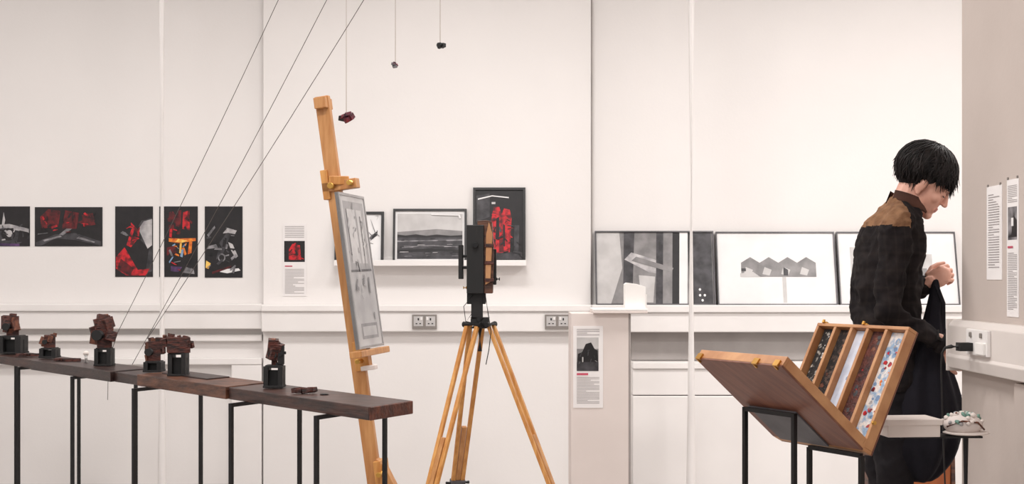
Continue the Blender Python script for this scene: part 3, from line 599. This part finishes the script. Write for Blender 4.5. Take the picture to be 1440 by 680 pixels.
# ---------------------------------------------------------------- MAN
DM=5.06
def H(px,py,y=DM):
    k=DM/F; return V(((px-720)*k, y, 1.25-(py-388)*k))
MAN=empty('man',V((1.42,DM,0)))
def bake(b,name,voxel,smooth_it,assign=None,mats=None,wr=0,wscale=10,parent=MAN):
    ob=b.done(name,None,smooth=True)
    r=ob.modifiers.new('r','REMESH'); r.mode='VOXEL'; r.voxel_size=voxel; r.use_smooth_shade=True
    s=ob.modifiers.new('s','SMOOTH'); s.factor=.5; s.iterations=smooth_it
    dg=bpy.context.evaluated_depsgraph_get(); me=bpy.data.meshes.new_from_object(ob.evaluated_get(dg))
    ob.modifiers.clear(); ob.data=me
    if wr:
        L=ob.location; ns=[v.normal.copy() for v in me.vertices]
        for v,n in zip(me.vertices,ns):
            p=(v.co+L); q=V((p.x*wscale+p.z*wscale*.5,p.y*wscale,p.z*wscale*1.3-p.x*wscale*.4))
            v.co+=n*(noise.noise(q)*wr-abs(noise.noise(q*1.9+V((5,3,1))))*wr*.9)
    me.materials.clear()
    for m in (mats or b.mats): me.materials.append(m)
    for p in me.polygons:
        p.use_smooth=True; p.material_index=assign(p.center+ob.location) if assign else 0
    ob.parent=parent; ob.matrix_parent_inverse=parent.matrix_world.inverted()
    return ob
def ering(c,rx,ry,n=28,tilt=0,ex=2.3):
    out=[]
    for k in range(n):
        a=2*math.pi*k/n; ca,sa=math.cos(a),math.sin(a)
        x=rx*abs(ca)**(2/ex)*(1 if ca>=0 else -1); yv=ry*abs(sa)**(2/ex)*(1 if sa>=0 else -1)
        out.append(c+V((x*math.cos(tilt),yv,-x*math.sin(tilt))))
    return out
b=B(); px2=DM/F
T_=[(548,1250,44,.165),(530,1248,43,.165),(500,1246,42,.158),(465,1245,43,.155),(430,1245,45,.165),(395,1247,47,.175),(360,1250,47,.185),(335,1253,44,.19),(315,1256,38,.175),(300,1262,30,.13),(288,1268,22,.075),(278,1272,19,.06)]
b.loft([ering(H(x,y),hw*px2,hy,tilt=.12 if y<330 else 0) for y,x,hw,hy in T_],PLAID)
shN=H(1246,318,DM-.165); elN=H(1224,436,DM-.22); wrN=H(1296,478,DM-.22)
b.cap(shN,elN,.064,.050,PLAID); b.cap(elN,wrN,.050,.034,PLAID)
b.cap(H(1258,300,DM-.09),shN,.05,.062,PLAID)
shF=H(1256,318,DM+.165); wrF=H(1298,402,DM+.0); elF=H(1278,430,DM+.15)
b.cap(shF,elF,.06,.046,PLAID); b.cap(elF,wrF,.044,.031,PLAID); b.cap(H(1260,300,DM+.09),shF,.05,.06,PLAID)
def asg(c):
    lim=H(0,318).z - (c.x-H(1218,0).x)*.10
    return 1 if (c.z>lim and c.x<H(1258,0).x) else 0
bake(b,'shirt',.007,6,asg,[PLAID,YOKE],wr=.017,wscale=10)
b=B()
c1=H(1274,282); ringp=[]
for k in range(21):
    a=math.radians(-150+300*k/20); ringp.append(c1+V((.058*math.cos(a),.062*math.sin(a),-.020*math.cos(a))))
vs=[];fs=[]
for p in ringp:
    o=(p-c1); o.z=0
    vs+=[p+V((0,0,.022)),p+o*.32+V((0,0,-.024)),p+o*.22+V((0,0,-.030)),p-o*.06+V((0,0,.018))]
for i in range(20):
    for k in range(4): fs.append((i*4+k,i*4+(k+1)%4,(i+1)*4+(k+1)%4,(i+1)*4+k))
b.add(vs,fs,COLLAR); b.done('collar',MAN,smooth=True)
b=B()
for e,w in ((elN,wrN),(elF,wrF)):
    dd=(w-e).normalized(); b.tube([w-dd*.03,w-dd*.005,w+dd*.018],[.040,.038,.036],PLAID,20)
b.done('cuffs',MAN,smooth=True)
b=B()
b.loft([ering(H(1248,y),hw*px2,hy) for y,hw,hy in ((520,40,.15),(550,43,.165),(585,44,.17),(610,38,.155))],TROU)
for s,kx in ((-1,1244),(1,1252)):
    hp=H(1249,585,DM+s*.085); kn=V((H(kx+4,0).x,DM+s*.095,.47)); an=V((H(kx-6,0).x,DM+s*.10,.10))
    b.cap(hp,kn,.098,.068,TROU); b.cap(kn,an,.068,.055,TROU)
bake(b,'trousers',.011,4,None,[TROU],wr=.012,wscale=9)
for s,kx in ((-1,1238),(1,1246)):
    b=B(); a=V((H(kx,0).x,DM+s*.10,0))
    b.ell(a+V((.08,0,.04)),(.12,.045,.04),SHOE); b.ell(a+V((-.01,0,.06)),(.06,.045,.055),SHOE); b.box(a+V((.06,0,.012)),(.26,.085,.024),SHOE)
    b.done('shoe',MAN,bevel=.006,smooth=True)
# head
hc=H(1303,258); tilt=math.radians(33); yaw=math.radians(-22)
RH=Matrix.Rotation(yaw,3,'Z')@Matrix.Rotation(tilt,3,'Y')
def hp_(x,y,z): return hc+RH@V((x,y,z))
b=B()
def he(c,r,R=None): b.ell(hp_(*c),r,SKIN,RH@(R or Matrix.Identity(3)),24,16)
he((-.012,0,.032),(.096,.075,.088)); he((.026,0,-.03),(.060,.060,.082)); he((.028,0,-.072),(.050,.050,.036)); he((.064,0,-.098),(.020,.022,.018))
for s in (-1,1):
    he((.052,s*.036,-.028),(.028,.022,.026)); he((.074,s*.028,.014),(.016,.022,.008)); he((.010,s*.050,-.070),(.03,.016,.03))
    he((-.005,s*.074,-.018),(.017,.007,.030),Matrix.Rotation(.2,3,'Y')); he((-.002,s*.073,-.045),(.009,.007,.010))
    he((.096,s*.009,-.038),(.008,.007,.006)); he((.073,s*.031,-.004),(.014,.016,.011))
b.cap(hp_(.084,0,.004),hp_(.101,0,-.034),.008,.010,SKIN)
he((.080,0,-.062),(.010,.020,.005)); he((.078,0,-.072),(.010,.018,.005)); he((.070,0,-.068),(.016,.026,.02))
b.cap(hp_(-.035,0,-.03),H(1264,312),.056,.060,SKIN)
b.cap(hp_(-.01,0,-.06),H(1274,300),.045,.055,SKIN)
inv=RH.transposed()
def asl(c):
    l=inv@(c-hc)
    return 1 if (l.x>.080 and -.076<l.z<-.059 and abs(l.y)<.019) else 0
bake(b,'head',.0035,3,asl,[SKIN,LIP])
b=B()
for s in (-1,1):
    pts=[hp_(.085-abs(t)*.006,s*(.031+t*.013),-.008-.003*(1-t*t)) for t in (-1,-.5,0,.5,1)]; b.tube(pts,[.0008,.0022,.0026,.0022,.0008],EYEW,6)
    pts=[hp_(.088-abs(t)*.008,s*(.030+t*.018),.016+.003*(1-t*t)) for t in (-1,-.5,0,.5,1)]; b.tube(pts,[.001,.003,.0035,.003,.001],HAIR,6)
b.done('eyes_and_brows',MAN,smooth=True)
b=B(); random.seed(21)
b.ell(hp_(-.024,0,.044),(.100,.084,.092),HAIR,RH,28,18)
b.ell(hp_(-.055,0,.005),(.058,.068,.066),HAIR,RH,24,14)
crown=V((-.030,0,.045))
for i in range(1150):
    phi=random.uniform(-math.pi,math.pi); fr=math.cos(phi)
    if fr>.55: te=random.uniform(70,100); L=random.uniform(.02,.05)
    elif fr>-.1: te=random.uniform(75,98); L=random.uniform(.01,.035)
    else: te=random.uniform(95,140); L=random.uniform(.004,.028)
    t0=random.uniform(0,60); sc=random.uniform(1.0,1.13)*(1+.05*noise.noise(V((phi*1.3,te*.03,2)))); n=7; sw=random.uniform(-.5,.5)
    r0=random.uniform(.002,.0048); pts=[]
    for k in range(n):
        f=k/(n-1); th=math.radians(t0+(te-t0)*f); ph=phi+sw*f+.10*math.sin(f*5+i)
        pts.append(hp_(*(crown+V((.108*sc*math.sin(th)*math.cos(ph),.088*sc*math.sin(th)*math.sin(ph),.095*sc*math.cos(th))))))
    d=(pts[-1]-pts[-2]).normalized(); p=pts[-1]; out=(p-hp_(*crown)).normalized()
    for k in range(3):
        d=(d+V((0,0,-.30))+out*random.uniform(-.1,.25)+V((random.uniform(-.15,.15),random.uniform(-.15,.15),0))).normalized(); p=p+d*L/3; pts.append(p)
    m=len(pts); rs=[r0*(.5+.5*min(1,j/2))*(1-.88*(j/(m-1))**2.5) for j in range(m)]
    b.tube(pts,rs,HAIR,5,sy=.6)
b.done('hair',MAN,smooth=True)
def hand(name,wr,xd,zd,side,curl,spread=.09,thumb=.6):
    xd=V(xd).normalized(); zd=V(zd); zd=(zd-xd*zd.dot(xd)).normalized(); yd=zd.cross(xd)*side
    P=lambda x,y,z: wr+xd*x+yd*y+zd*z
    b=B()
    Rm=Matrix((xd,yd,zd)).transposed()
    b.cap(P(-.03,0,0),P(.02,0,0),.024,.024,SKIN); b.ell(P(.052,0,0),(.050,.040,.015),SKIN,Rm); b.ell(P(.035,.022,-.006),(.032,.018,.016),SKIN,Rm)
    for i,(yy,L) in enumerate(((.030,.070),(.010,.079),(-.010,.073),(-.029,.057))):
        a=0; p=P(.078-abs(yy)*.15,yy,0.002); sp=(yy)*spread*18*.12
        cl=curl*(1+.12*i); r=.0092-.0006*i
        b.cap(P(.05,yy*.8,0),p,.010,r,SKIN,10)
        for sgl,rr_ in ((.44,.0085),(.31,.0075),(.25,.0068)):
            a+=cl*(.75 if sgl>.4 else 1.0); q=p+(xd*math.cos(a)+yd*sp-zd*math.sin(a))*L*sgl; b.cap(p,q,r,rr_-.0004*i,SKIN,10); p=q; r=rr_-.0004*i
    p=P(.022,.030,-.006); q=p+(xd*.7+yd*thumb-zd*.35).normalized()*.036; s_=q+(xd*.9+yd*.15-zd*.45).normalized()*.030; e=s_+(xd*.9-yd*.1-zd*.4).normalized()*.022
    b.cap(P(.02,.015,-.004),p,.014,.013,SKIN,10); b.cap(p,q,.012,.0105,SKIN,10); b.cap(q,s_,.0105,.0092,SKIN,10); b.cap(s_,e,.0092,.007,SKIN,10)
    return bake(b,name,.0026,2,None,[SKIN])
hand('hand_right',wrN+V((.02,0,-.004)),(.85,.05,-.55),(.25,-.9,.35),-1,.75)
hand('hand_left',wrF+V((.012,-.0,.008)),(.75,-.25,.45),(.1,-.85,.5),1,.85)
# apron cloth gathered in the raised hand and draped over the forearm
b=B(); rings=[]
spec=[(392,1313,3,.005,.03),(400,1312,6,.012,.03),(415,1310,8,.018,.04),(435,1306,11,.024,.06),(460,1301,15,.03,.08),(490,1294,22,.045,.10),(515,1291,34,.075,.10),(550,1291,47,.10,.10),(580,1291,50,.11,.10),(610,1290,50,.11,.10),(635,1288,45,.10,.10),(655,1285,32,.08,.10),(672,1281,16,.05,.10)]
for y,x,hw,hy,dy in spec:
    c=H(x,y,DM-dy); r=[]
    amp=min(1,max(.25,(y-400)/120.))
    for k in range(64):
        a=2*math.pi*k/64; f=1+amp*(.07*math.sin(a*7+y*.02)+.05*math.sin(a*11-y*.013)+.05*math.sin(a*3+y*.01))
        r.append(c+V((hw*px2*math.cos(a)*f,hy*math.sin(a)*f,.006*amp*math.sin(a*5))))
    rings.append(r)
b.loft(rings,CLOTH); ob=b.done('apron_cloth',MAN,smooth=True)
sub=ob.modifiers.new('s','SUBSURF'); sub.levels=1; sub.render_levels=1
b=B()
def band(pts,w,t,m):
    for i in range(len(pts)-1): b.beam(V(pts[i]),V(pts[i+1])+(V(pts[i+1])-V(pts[i]))*.05,w,t,m,side=(1,.2,0))
yy=DM-.07
band([H(1312,400,yy+.03),H(1318,425,yy),H(1316,460,yy-.02),H(1320,492,yy-.05),H(1324,520,yy-.06)],.016,.004,CLOTH)
b.done('apron_straps',MAN)
# ---------------------------------------------------------------- lights
LP=mat('light_diffuser',(255,251,248),(255,251,248),emit=1.5)
def lamp(x,y,w,l,e,col=(1,.97,.945)):
    b=B(); b.bb(x-w/2-.02,x+w/2+.02,y-l/2-.02,y+l/2+.02,3.44,3.5,TRIM); b.bb(x-w/2,x+w/2,y-l/2,y+l/2,3.432,3.44,LP); ob=b.done('ceiling_light')
    L=bpy.data.lights.new('panel','AREA'); L.shape='RECTANGLE'; L.size=w; L.size_y=l; L.energy=e; L.color=col
    o=bpy.data.objects.new('light_panel',L); bpy.context.scene.collection.objects.link(o); o.location=(x,y,3.42)
    o.parent=ob; o.matrix_parent_inverse=Matrix.Translation(-ob.location)
K=.60
for x,e in ((-2.9,46),(-.3,74),(2.6,96)):
    for y in (1.2,3.6,6.0): lamp(x,y,1.2,.5,e*K)
wd=bpy.data.worlds.new('w'); bpy.context.scene.world=wd; wd.use_nodes=True
wd.node_tree.nodes['Background'].inputs[0].default_value=(1,.98,.965,1); wd.node_tree.nodes['Background'].inputs[1].default_value=.7
cam=bpy.data.cameras.new('cam'); cam.sensor_width=36; cam.lens=36*F/1440; cam.shift_y=48/1440
co=bpy.data.objects.new('camera',cam); bpy.context.scene.collection.objects.link(co); co.location=(0,0,CAMH); co.rotation_euler=(math.pi/2,0,0)
bpy.context.scene.camera=co
bpy.context.scene.view_settings.view_transform='Standard'
